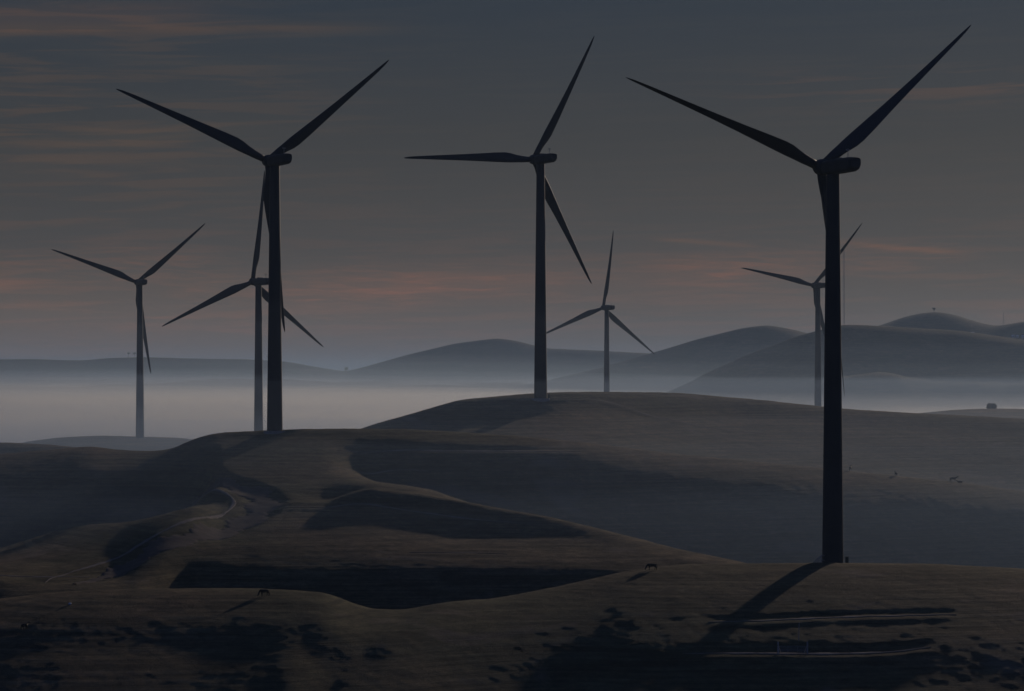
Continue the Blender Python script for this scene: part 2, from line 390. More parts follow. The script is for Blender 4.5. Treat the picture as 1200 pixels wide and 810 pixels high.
# ------------------------------------------------------------------ turbines
def blade_mesh(Rr, pitch, bend=1.2):
    # blade runs along +Z from the hub, rotor axis is +Y (upwind), trailing edge towards +X
    st = [ # r/R, chord, t/c, twist, offset of pitch axis from LE (fraction)
        (0.028, 1.9, 1.0, 14, 0.5), (0.055, 1.9, 1.0, 14, 0.5), (0.09, 2.3, 0.75, 14, 0.46), (0.13, 3.0, 0.52, 13, 0.40), (0.18, 3.75, 0.38, 12, 0.34),
        (0.22, 3.95, 0.33, 10, 0.32), (0.30, 3.65, 0.28, 8, 0.31), (0.42, 3.0, 0.24, 5, 0.30), (0.55, 2.4, 0.21, 3, 0.29), (0.68, 1.9, 0.19, 1.5, 0.29),
        (0.80, 1.45, 0.18, 0.5, 0.29), (0.90, 1.08, 0.17, 0, 0.30), (0.96, 0.75, 0.16, 0, 0.33), (0.988, 0.42, 0.16, 0, 0.40), (1.0, 0.12, 0.2, 0, 0.5)]
    rings = []
    for rr, c, tc, tw, ax in st:
        a = R(tw+pitch); ring = []
        for k in range(16):
            th = 2*math.pi*k/16
            circ = (math.cos(th)*0.5+0.5, math.sin(th)*0.5)
            xx = circ[0]
            yt = 5*tc*(0.2969*math.sqrt(max(xx, 0))-0.126*xx-0.3516*xx**2+0.2843*xx**3-0.1015*xx**4)
            air = (xx, (yt if circ[1] >= 0 else -0.65*yt))
            w = min(1, max(0, (tc-0.38)/0.5))
            px = air[0]*(1-w)+circ[0]*w; pyy = air[1]*(1-w)+circ[1]*tc*w
            cs = c*(0.9 if rr > 0.1 else 1.0); cx = (px-ax)*cs; cy = pyy*cs
            ring.append((cx*math.cos(a)-cy*math.sin(a), cx*math.sin(a)+cy*math.cos(a)+bend*rr**2*1.0, rr*Rr))
        rings.append(ring)
    bm = bmesh.new(); loft(bm, rings); return bm

def turbine(u, py_hub, D, rotor_R, yaw, phase, pitch, label, name='wind_turbine', stairs=False, overhang=4.6):
    """u, py_hub: where the top of the tower meets the nacelle; yaw: rotor axis direction, degrees left of +Y; phase: first blade angle from the right, ccw as seen from behind"""
    x = (u-600)*D/F; y = D; zb = ground(x, y); zh = (HZ-py_hub)*D/F
    t = empty(name, (x, y, zb)); tag(t, label, 'wind turbine', 'wind turbines on the hills')
    H = zh-zb
    ht = H-1.5
    # tower: tapered steel tube with flange joints
    bm = bmesh.new(); rings = []
    fl = [0.0, 0.28, 0.6, 1.0]
    zs = []
    for z in np.linspace(0, ht, 14):
        r = 2.2+(1.36-2.2)*(z/ht)
        rings.append([(r*math.cos(2*math.pi*k/96), r*math.sin(2*math.pi*k/96), z) for k in range(96)])
    loft(bm, rings)
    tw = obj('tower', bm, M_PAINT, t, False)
    for f in fl[1:3]:
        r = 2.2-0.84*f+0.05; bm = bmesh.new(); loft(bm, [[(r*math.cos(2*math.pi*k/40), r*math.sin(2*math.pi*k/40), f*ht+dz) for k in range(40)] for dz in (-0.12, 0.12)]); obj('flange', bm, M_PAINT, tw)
    bm = bmesh.new(); tube(bm, (0, 0, -3.0), (0, 0, 0.18), 3.4, 3.1, 32); obj('foundation', bm, M_CONC, t)
    bm = bmesh.new(); v = box(bm, (-1.35, -1.72, 2.3), (0.95, 0.1, 2.2), -math.atan2(1.35, 1.72)); dr = obj('door', bm, M_PAINT, t)
    # nacelle, along local -axis (rotor at front)
    ya = R(yaw); Rm = Matrix.Rotation(ya, 4, 'Z')   # +Y rotated ccw (to the left) by yaw
    hd = empty('nacelle_frame', (0, 0, 0)); bpy.data.objects.remove(hd)
    def sect(yy, w, h, zc, n=20, p=4.0):
        ring = []
        for k in range(n):
            th = 2*math.pi*(k+0.5)/n; cs, sn = math.cos(th), math.sin(th)
            ring.append((w/2*math.copysign(abs(cs)**(2/p), cs), yy, zc+h/2*math.copysign(abs(sn)**(2/p), sn)))
        return ring
    bm = bmesh.new()
    loft(bm, [sect(2.7, 2.1, 2.2, 0.05), sect(2.3, 2.7, 2.7, 0.05), sect(0.5, 3.0, 3.05, 0.0), sect(-3.0, 3.1, 3.1, 0.05), sect(-7.0, 3.0, 2.95, 0.08), sect(-8.0, 2.8, 2.6, 0.2), sect(-8.6, 2.4, 1.9, 0.4)])
    bmesh.ops.transform(bm, matrix=Matrix.Translation((0, 0, H)) @ Rm, verts=bm.verts[:])
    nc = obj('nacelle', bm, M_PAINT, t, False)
    # roof cooler and rear lip on the nacelle
    bm = bmesh.new(); box(bm, (0, -1.0, 1.68), (2.0, 2.2, 0.36))
    bmesh.ops.bevel(bm, geom=bm.edges[:], offset=0.08, segments=2, affect='EDGES')
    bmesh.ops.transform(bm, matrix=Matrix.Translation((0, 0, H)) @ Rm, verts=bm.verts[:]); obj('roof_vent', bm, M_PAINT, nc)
    bm = bmesh.new(); tube(bm, (0.5, -4.9, 1.4), (0.5, -4.9, 3.5), 0.07); tube(bm, (0.1, -4.9, 3.1), (0.9, -4.9, 3.1), 0.05); tube(bm, (0.1, -4.9, 3.1), (0.1, -4.9, 3.4), 0.09); tube(bm, (0.9, -4.9, 3.1), (0.9, -4.9, 3.35), 0.09)
    bmesh.ops.transform(bm, matrix=Matrix.Translation((0, 0, H)) @ Rm, verts=bm.verts[:]); obj('wind_vane', bm, M_STEEL, nc)
    # hub / spinner, tilted 5 degrees
    A = Matrix.Translation((0, 0, H)) @ Rm @ Matrix.Rotation(R(4), 4, 'X')
    bm = bmesh.new(); rings = []
    for yy, r in ((2.75, 1.35), (3.1, 1.62), (overhang-0.5, 1.72), (overhang+0.6, 1.6), (overhang+1.4, 1.2), (overhang+1.9, 0.65), (overhang+2.05, 0.15)):
        rings.append([(r*math.cos(2*math.pi*k/28), yy, r*math.sin(2*math.pi*k/28)) for k in range(28)])
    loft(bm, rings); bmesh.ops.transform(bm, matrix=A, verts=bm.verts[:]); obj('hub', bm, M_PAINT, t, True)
    for k in range(3):
        ang = R(phase+120*k)   # in the rotor plane: cos -> +X (right), sin -> up
        bm = blade_mesh(rotor_R, pitch)
        # local +Z -> direction; trailing edge (+X) on the clockwise side as seen from -Y
        B = A @ Matrix.Translation((0, overhang, 0)) @ Matrix.Rotation(math.pi/2-ang, 4, 'Y')
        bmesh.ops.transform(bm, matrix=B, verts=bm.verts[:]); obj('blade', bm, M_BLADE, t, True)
    if stairs:
        bm = bmesh.new()
        for i in range(6): box(bm, (-2.35-0.28*(5-i)-0.1, -1.2, 0.12+0.2*i), (0.3, 0.95, 0.05))
        box(bm, (-2.2, -1.25, 1.2), (0.7, 1.1, 0.08))
        for yy in (-1.7, -0.72):
            tube(bm, (-3.95, yy, 0), (-2.3, yy, 1.15), 0.05)
            tube(bm, (-3.95, yy, 0), (-3.95, yy, 0.9), 0.035); tube(bm, (-3.2, yy, 0.5), (-3.2, yy, 1.6), 0.035); tube(bm, (-2.5, yy, 1.0), (-2.5, yy, 2.15), 0.035)
            tube(bm, (-3.95, yy, 0.9), (-2.5, yy, 2.15), 0.045); tube(bm, (-2.5, yy, 2.15), (-1.9, yy, 2.15), 0.045); tube(bm, (-3.95, yy, 0.5), (-2.5, yy, 1.65), 0.03)
        obj('access_stairs', bm, M_STEEL, t)
    return t

def fit_phase(yA, L): return math.degrees(math.asin(yA/L))
T1 = turbine(976, 196, 543.5, 48.8, 25.8, 40.4, -64, 'largest dark wind turbine at right, standing on the near hill and casting a long shadow', stairs=True)
T2 = turbine(322, 188.5, 737, 48.8, 30.5, 38.8, 2, 'dark wind turbine at left, rising from the crest above the winding track')
T3 = turbine(633.5, 187, 883, 48.8, 30.5, 61.8, 6, 'dark wind turbine in the middle on the smooth rounded hill, blade pointing left')
T4 = turbine(164, 331.3, 1372, 48.8, 25.8, 40.6, 2, 'small dark wind turbine at the far left on a low grey hill before the fog')
T5 = turbine(303, 330.5, 1143, 48.8, 39, 84.5, 2, 'grey wind turbine partly hidden behind the second largest turbine, one blade nearly upright')
T6 = turbine(711, 361, 1648, 48.8, 26, 83.0, 8, 'smallest hazy wind turbine just right of the middle one, one blade nearly upright')
T7 = turbine(958.5, 335, 1515, 48.8, 25, 49.0, 10, 'faint bluish wind turbine half hidden behind the tower of the largest turbine')

def cabinet(x, y, w, d, h, m, label, g=None):
    z = ground(x, y); t = empty('electrical_cabinet', (x, y, z)); tag(t, label, 'cabinet', g)
    bm = bmesh.new(); box(bm, (0, 0, h/2), (w, d, h)); bmesh.ops.bevel(bm, geom=bm.edges[:], offset=0.04, segments=2, affect='EDGES'); obj('body', bm, m, t)
    bm = bmesh.new(); box(bm, (0, 0, h+0.06), (w+0.12, d+0.12, 0.1)); obj('lid', bm, m, t)
    bm = bmesh.new(); box(bm, (0, -d/2-0.012, h*0.5), (w*0.8, 0.02, h*0.8)); dd = obj('door', bm, m, t)
    bm = bmesh.new(); box(bm, (w*0.28, -d/2-0.04, h*0.5), (0.04, 0.04, 0.2)); obj('handle', bm, M_STEEL, dd)
    bm = bmesh.new(); box(bm, (0, 0, -0.45), (w+0.4, d+0.4, 1.0)); obj('plinth', bm, M_CONC, t)
cabinet(T1.location.x+2.75, 542.3, 0.6, 0.7, 1.5, M_GREEN, 'dark electrical cabinet against the right foot of the largest turbine')
cabinet(T3.location.x+2.75, 882.6, 0.65, 0.6, 1.75, M_GREEN, 'narrow dark cabinet beside the foot of the middle turbine')

# ------------------------------------------------------------------ cattle
def skin_mesh(name, verts, edges, radii, root=0, sub=2):
    me = bpy.data.meshes.new(name); me.from_pydata(verts, edges, [])
    o = bpy.data.objects.new(name, me); C.objects.link(o)
    md = o.modifiers.new('s', 'SKIN'); md.use_smooth_shade = True
    for i, r in enumerate(radii):
        me.skin_vertices[0].data[i].radius = r
        me.skin_vertices[0].data[i].use_root = (i == root)
    s = o.modifiers.new('d', 'SUBSURF'); s.levels = sub; s.render_levels = sub
    dg = bpy.context.evaluated_depsgraph_get()
    m2 = bpy.data.meshes.new_from_object(o.evaluated_get(dg)); bpy.data.objects.remove(o)
    m2.name = name
    return m2
def cow_mesh(pose):
    # +X is forward; origin on the ground
    gz = pose == 'graze'; ly = pose == 'lie'
    V = [(-0.75, 0, 1.12), (-0.35, 0, 1.05), (0.1, 0, 1.0), (0.5, 0, 1.05), (0.82, 0, 1.18)]
    Rr = [(0.27, 0.27), (0.36, 0.35), (0.38, 0.37), (0.33, 0.36), (0.2, 0.26)]
    E = [(0, 1), (1, 2), (2, 3), (3, 4)]
    dz = -0.62 if ly else 0
    V = [(a, b, c+dz) for a, b, c in V]
    def addv(p, r, par):
        V.append(p); Rr.append(r if isinstance(r, tuple) else (r, r)); E.append((par, len(V)-1)); return len(V)-1
    if gz:
        a = addv((1.12, 0, 0.86), (0.13, 0.18), 4); b = addv((1.32, 0, 0.48), (0.12, 0.15), a); c = addv((1.42, 0, 0.22), (0.09, 0.10), b); addv((1.45, 0, 0.08), 0.07, c)
    else:
        a = addv((1.12, 0, 1.38+dz), (0.13, 0.18), 4); b = addv((1.38, 0, 1.5+dz), (0.13, 0.15), a); c = addv((1.62, 0, 1.38+dz), (0.09, 0.1), b); addv((1.74, 0, 1.32+dz), 0.075, c)
    for s in (-1, 1):
        if ly:
            k = addv((0.55, 0.28*s, 0.28), 0.13, 3); k = addv((0.75, 0.36*s, 0.1), 0.07, k); addv((0.4, 0.4*s, 0.07), 0.05, k)
            k = addv((-0.7, 0.3*s, 0.3), 0.2, 0); k = addv((-0.25, 0.42*s, 0.14), 0.1, k); addv((-0.6, 0.48*s, 0.07), 0.05, k)
        else:
            f = 0.08*s
            k = addv((0.55, 0.22*s, 0.78), (0.13, 0.12), 3); k = addv((0.56+f, 0.22*s, 0.44), 0.075, k); k = addv((0.54+f, 0.22*s, 0.14), 0.05, k); addv((0.58+f, 0.22*s, 0.03), 0.065, k)
            k = addv((-0.70, 0.24*s, 0.80), (0.18, 0.12), 0); k = addv((-0.84-f, 0.24*s, 0.48), 0.08, k); k = addv((-0.76-f, 0.24*s, 0.14), 0.05, k); addv((-0.70-f, 0.24*s, 0.03), 0.065, k)
    k = addv((-1.02, 0, 1.16+dz), 0.05, 0); k = addv((-1.10, 0.02, 0.8+dz*0.6), 0.03, k); addv((-1.1, 0.03, 0.42+dz*0.4), 0.05, k)
    return skin_mesh('cow', V, E, Rr), (V[5+1] if True else None)
COWS = {}
def cow(u, py, ya, yb, rz, pose, label, scale=1.0):
    p = on_ground(u, py, ya, yb)
    if pose not in COWS: COWS[pose] = cow_mesh(pose)
    me, hp = COWS[pose]
    o = bpy.data.objects.new('cow', me); C.objects.link(o)
    if not me.materials: me.materials.append(M_COW)
    o.location = p; o.rotation_euler = (0, 0, rz); o.scale = (scale,)*3
    tag(o, label, 'cow', 'cattle grazing on the hills')
    for nm in ('ear', 'horn'):
        for s in (-1, 1):
            bm = bmesh.new(); h = Vector(hp)
            if nm == 'ear': tube(bm, h+Vector((-0.02, 0.1*s, 0.04)), h+Vector((-0.08, 0.34*s, 0.04)), 0.08, 0.03, 6)
            else: tube(bm, h+Vector((0.0, 0.06*s, 0.1)), h+Vector((0.04, 0.2*s, 0.26)), 0.035, 0.012, 6)
            obj(nm, bm, M_COW if nm == 'ear' else M_HORN, o)
    return o
cow(764, 668.5, 500, 545, R(195), 'graze', 'black cow grazing on the near ridge, left of the largest turbine')
cow(310, 699, 460, 515, R(215), 'graze', 'black cow grazing on the lit crest of the lower left hill')
cow(29, 739, 440, 515, R(60), 'stand', 'black cow standing on the shaded slope in the lower left corner', 0.85)
cow(996.5, 551, 730, 800, R(80), 'stand', 'dark cow seen end on, just right of the largest tower on the hazy ridge')
cow(1050, 558, 730, 800, R(95), 'stand', 'dark cow standing end on by itself on the hazy ridge, middle of the row', 0.85)
cow(1117, 564.5, 740, 800, R(8), 'stand', 'dark cow standing side on at the right end of the hazy ridge')
cow(1125, 566, 740, 800, R(185), 'lie', 'dark cow lying down beside the standing side-on cow on the ridge', 0.8)

# pale rock on the lower left hill
p = on_ground(82, 709, 440, 515); bm = bmesh.new(); bmesh.ops.create_icosphere(bm, subdivisions=2, radius=0.33)
for v in bm.verts: v.co *= 1+rng.uniform(-0.18, 0.18); v.co.z *= 0.7
o = obj('rock', bm, M_ROCK); o.location = p+Vector((0, 0, 0.15)); tag(o, 'small pale rock on the brown grass of the lower left hill', 'rock')

# ------------------------------------------------------------------ farm gate on the lower contour track
p = on_ground(929, 767.5, 440, 530)
g = empty('farm_gate', p, R(-2)); tag(g, 'wide metal farm gate between pale wooden posts below the largest turbine', 'gate')
W = 2.65
for s in (-1, 1):
    bm = bmesh.new(); tube(bm, (s*W, 0, -0.8), (s*W, 0, 2.2), 0.13, 0.11, 10); obj('post', bm, M_WOOD, g)
    bm = bmesh.new(); tube(bm, (s*W-s*0.05, 0.05, 1.5), (s*(W-0.6), 0.75, 0.0), 0.07, 0.07, 8); obj('brace', bm, M_WOOD, g)
bm = bmesh.new()
for z in (0.3, 0.55, 0.8, 1.05, 1.35): tube(bm, (-W+0.18, -0.05, z), (W-0.18, -0.05, z), 0.035, 0.035, 8)
for x in (-W+0.18, -W/3, W/3, W-0.18): tube(bm, (x, -0.05, 0.25), (x, -0.05, 1.4), 0.035, 0.035, 8)
obj('gate_frame', bm, M_STEEL, g)
bm = bmesh.new(); tube(bm, (W-0.3, -0.09, 1.0), (W-0.02, -0.14, 1.0), 0.03); obj('latch', bm, M_STEEL, g)

# utility pole behind the gate
p = on_ground(936, 752, 440, 530); t = empty('fence_post', p); tag(t, 'thin wooden post standing on the slope above the farm gate', 'post')
bm = bmesh.new(); tube(bm, (0, 0, -0.6), (0.05, 0, 3.2), 0.06, 0.05, 8); obj('shaft', bm, M_WOOD, t)
bm = bmesh.new(); tube(bm, (0.05, 0, 3.2), (0.05, 0, 3.35), 0.09, 0.07, 8); obj('cap', bm, M_STEEL, t)

# ------------------------------------------------------------------ trees and bushes
def tree(name, label, cat, p, w, h, trunk, n, seed, group=None, lobes=5):
    r = random.Random(seed); t = empty(name, p); tag(t, label, cat, group)
    bm = bmesh.new(); top = Vector((0, 0, trunk))
    tube(bm, (0, 0, -0.5), top, w*0.06, w*0.04, 7)
    cl = [Vector((r.uniform(-.3, .3)*w, r.uniform(-.3, .3)*w, trunk+(h-trunk)*r.uniform(.25, .8))) for _ in range(lobes)]
    for c in cl: tube(bm, top*0.9, c, w*0.03, w*0.008, 5)
    obj('trunk', bm, M_BARK, t)
    bm = bmesh.new()
    for c in cl:
        rad = w*r.uniform(.2, .32)
        for i in range(n//lobes):
            d = Vector((r.gauss(0, 1), r.gauss(0, 1), r.gauss(0, .8))).normalized()*rad*r.uniform(.3, 1.05)
            q = c+d; q.z = min(max(q.z, trunk*0.75+0.02), h); s = w*r.uniform(.035, .08)
            a = Vector((r.uniform(-1, 1), r.uniform(-1, 1), r.uniform(-1, 1))).normalized(); b = a.orthogonal().normalized()
            bm.faces.new([bm.verts.new(q+a*s), bm.verts.new(q+b*s), bm.verts.new(q-a*s), bm.verts.new(q-b*s)])
    me = bpy.data.meshes.new('crown'); bm.to_mesh(me); bm.free(); obj('crown', me, M_LEAF, t)
def far_pt(u, Y): x = (u-600)*Y/F; return Vector((x, Y, ground(x, Y)))
tree('bush', 'dense dark bush standing alone on the low hill at the right edge', 'bush', far_pt(1162.5, 1383)+Vector((0, 0, -0.5)), 4.8, 3.1, 0.1, 2600, 3, lobes=14)
tree('tree', 'lone tree on the highest summit of the right mountains', 'tree', far_pt(1094.5, 5100), 7.5, 8.5, 3.5, 420, 5)
G2 = 'pair of lone trees on the far left ridge'
tree('tree', 'left one of two lone trees on the far left ridge', 'tree', far_pt(150.5, 7000), 8.5, 13.5, 8.5, 420, 6, G2)
tree('tree', 'right one of two lone trees on the far left ridge', 'tree', far_pt(157.5, 7000), 8.5, 13, 8.5, 420, 8, G2)
tree('tree', 'small bushy tree in the dip where the two far ridges meet', 'tree', far_pt(405, 7000), 15, 9, 1.5, 500, 9)

# ------------------------------------------------------------------ masts
def lattice(name, label, p, h, w, guys, m=M_STEEL, arms=0):
    t = empty(name, p); tag(t, label, 'mast' if guys else 'pylon')
    bm = bmesh.new(); n = max(6, int(h/6)); r = w*0.06
    cs = [(w/2*math.cos(2*math.pi*k/3), w/2*math.sin(2*math.pi*k/3)) for k in range(3)]
    tp = 1.0 if guys else 0.25
    def P(k, f): return (cs[k][0]*(1+(tp-1)*f), cs[k][1]*(1+(tp-1)*f), h*f)
    for k in range(3):
        tube(bm, P(k, 0), P(k, 1), r, r, 5)
        for i in range(n): tube(bm, P(k, i/n), P((k+1) % 3, (i+1)/n), r*0.6, r*0.6, 4)
    obj('lattice', bm, m, t)
    if guys:
        bm = bmesh.new()
        for a in (80, 200, 320):
            for f in (0.35, 0.65, 0.95):
                tube(bm, (0, 0, h*f), (h*0.16*math.cos(R(a)), h*0.16*math.sin(R(a)), -6), 0.04, 0.04, 4)
        obj('guy_wires', bm, m, t)
    bm = bmesh.new(); tube(bm, (0, 0, h), (0, 0, h*1.05), r*1.2, r*0.5, 5); obj('antenna', bm, m, t)
    for k in range(arms):
        bm = bmesh.new(); z = h*(0.72+0.12*k); tube(bm, (-w*0.8, 0, z), (w*0.8, 0, z), r*0.8, r*0.8, 4); obj('cross_arm', bm, m, t)
lattice('radio_mast', 'tall thin guyed radio mast behind the largest turbine on the mountain crest', far_pt(989, 3515), 106, 1.7, True)
lattice('radio_mast', 'short thin mast in the dip between the two right summits', far_pt(1176, 5090), 24, 1.2, True)
lattice('pylon', 'faint lattice pylon fading into the fog at the far left', far_pt(47, 3600)+Vector((0, 0, 0)), 34, 5, False, arms=2)
lattice('pylon', 'faint thin pylon in the fog at the foot of the right mountain', far_pt(782, 3300), 30, 3.2, False, arms=2)

# ------------------------------------------------------------------ far farm buildings
def barn(label, p, L, Wd, h, rz=0):
    t = empty('barn', p, rz); tag(t, label, 'barn', 'white buildings on the right mountain')
    bm = bmesh.new(); box(bm, (0, 0, h/2-1), (L, Wd, h+2)); obj('wall', bm, M_WHITE, t)
    bm = bmesh.new()
    rings = [[(sx, -Wd/2-.4, h), (sx, 0, h+Wd*0.3), (sx, Wd/2+.4, h), (sx, 0, h+Wd*.3-.35)] for sx in (-L/2-.4, L/2+.4)]
    loft(bm, rings); obj('roof', bm, M_ROOF, t)
    bm = bmesh.new(); box(bm, (L*0.1, -Wd/2-.05, h*.4), (L*.14, .12, h*.8)); obj('door', bm, M_DARK, t)
barn('long low white barn below the saddle of the right mountains', on_ground(1136, 391.5, 3700, 5080), 18, 6, 1.8, R(-8))
barn('small white farm building near the right edge, leftmost of three', on_ground(1187, 395, 3700, 5080), 5, 5, 2.4)
barn('small white farm building near the right edge, largest and middle of three', on_ground(1192, 395.5, 3700, 5080), 5, 4, 2.6)
barn('small white farm building near the right edge, rightmost of three', on_ground(1198.5, 396, 3700, 5080), 5, 5, 3)

# ------------------------------------------------------------------ haze and valley fog
def vol_mat(name, col, dens, g):
    m = bpy.data.materials.new(name); m.use_nodes = True; nt = m.node_tree
    nt.nodes.clear()
    out = nt.nodes.new('ShaderNodeOutputMaterial'); pv = nt.nodes.new('ShaderNodeVolumePrincipled')
    pv.inputs['Color'].default_value = (*col, 1); pv.inputs['Density'].default_value = dens; pv.inputs['Anisotropy'].default_value = g
    nt.links.new(pv.outputs['Volume'], out.inputs['Volume'])
    return m
bm = bmesh.new(); box(bm, (0, 34850, 45), (123000, 70500, 350))
tag(obj('haze', bm, vol_mat('haze_air', (0.36, 0.52, 0.74), 5.5e-5, 0.3)), 'thin blue evening haze over the whole landscape', 'haze', kind='stuff')
def fog(name, label, x0, x1, y0, y1, top, amp, wl, dens, seed, col=(0.97, 0.96, 0.95), g=0.5, drop=0.0, right=0.0):
    nx = max(12, int((x1-x0)/wl*5)); ny = max(12, int((y1-y0)/wl*5))
    nx = min(nx, 120); ny = min(ny, 120)
    X, Y = np.meshgrid(np.linspace(x0, x1, nx), np.linspace(y0, y1, ny)); Z = top+amp*fbm(X/wl, Y/wl, seed, 3)-(1-smooth01((Y-y0)/(0.6*(y1-y0))))*drop-smooth01((X/np.maximum(Y, 1)+0.13)/0.24)*right
    n = nx*ny; i = np.arange(n).reshape(ny, nx); bot = -122.0
    co = [tuple(v) for v in np.stack([X, Y, Z], -1).reshape(-1, 3)]
    q = np.stack([i[:-1, :-1], i[:-1, 1:], i[1:, 1:], i[1:, :-1]], -1).reshape(-1, 4).tolist()
    ring = list(i[0, :])+list(i[1:, -1])+list(i[-1, -2::-1])+list(i[-2:0:-1, 0])
    m = len(ring)
    co += [(co[k][0], co[k][1], bot) for k in ring]
    for k in range(m): q.append([int(ring[k]), n+k, n+(k+1) % m, int(ring[(k+1) % m])])
    q.append([n+k for k in range(m)][::-1])
    me = bpy.data.meshes.new(name); me.from_pydata(co, [], q); me.update()
    b2 = bmesh.new(); b2.from_mesh(me); bmesh.ops.recalc_face_normals(b2, faces=b2.faces[:]); b2.to_mesh(me); b2.free()
    o = obj(name, me, vol_mat(name+'_air', col, dens, g)); tag(o, label, 'fog', kind='stuff')
FOGS = [(44, 1.5e-5), (32, 1.9e-5), (22, 2.4e-5), (13, 3.5e-5), (5, 5.0e-5), (-3, 0.9e-4), (-10, 1.8e-4), (-17, 4e-4), (-24, 8e-4), (-32, 1.5e-3), (-41, 3e-3)]
FL = ['highest and thinnest veil of the valley fog', 'second veil down from the top of the valley fog', 'third veil down from the top of the valley fog', 'fourth veil down, at the foot of the far ridges',
      'fifth layer of the valley fog, just above eye level', 'sixth layer of the valley fog, at eye level', 'seventh layer of the valley fog, below eye level', 'bright eighth layer of the valley fog',
      'bright ninth layer of the valley fog', 'dense tenth layer of the valley fog', 'densest fog on the floor of the far valley']
for k, (top, d) in enumerate(FOGS):
    fog('valley_fog', FL[k], -7000-k*3, 7000+k*3, 1960+k*40, 8200-k*20, top, 13 if k < 6 else 7, (1100 if k < 6 else 520)+90*(k % 4), d, 200+k*7, drop=5, right=10, col=((0.56, 0.72, 0.88) if k < 5 else (0.86, 0.90, 0.92) if k < 7 else (1.0, 0.95, 0.85)))
BL = (0.50, 0.66, 0.86)
for top, d, y0, lb in ((48, 4e-5, 560, 'faint upper veil of blue mist round the hilltop towers'), (20, 1.0e-4, 598, 'faint blue mist at the height of the lower towers'),
                       (0, 2.6e-4, 601, 'thin blue mist lying over the nearer hilltops'), (-15, 3.2e-4, 574, 'blue mist lying between the nearer hills'), (-30, 6e-4, 596, 'denser blue mist pooled in the hollow behind the near hill')):
    fog('valley_mist', lb, -1500-top, 1500+top, y0, 1900-top, top, 3, 170, d, 300+top, BL, 0.25)

# ------------------------------------------------------------------ light, sky, camera
SUN_AZ, SUN_EL = 26.0, 14.2
S = Vector((math.sin(R(SUN_AZ))*math.cos(R(SUN_EL)), math.cos(R(SUN_AZ))*math.cos(R(SUN_EL)), math.sin(R(SUN_EL))))
ld = bpy.data.lights.new('sun', 'SUN'); ld.energy = 4.8; ld.angle = R(1.0); ld.color = (1.0, 0.81, 0.64)
lo = bpy.data.objects.new('sun', ld); C.objects.link(lo); lo.rotation_euler = S.to_track_quat('Z', 'Y').to_euler(); lo.location = (300, 300, 300)

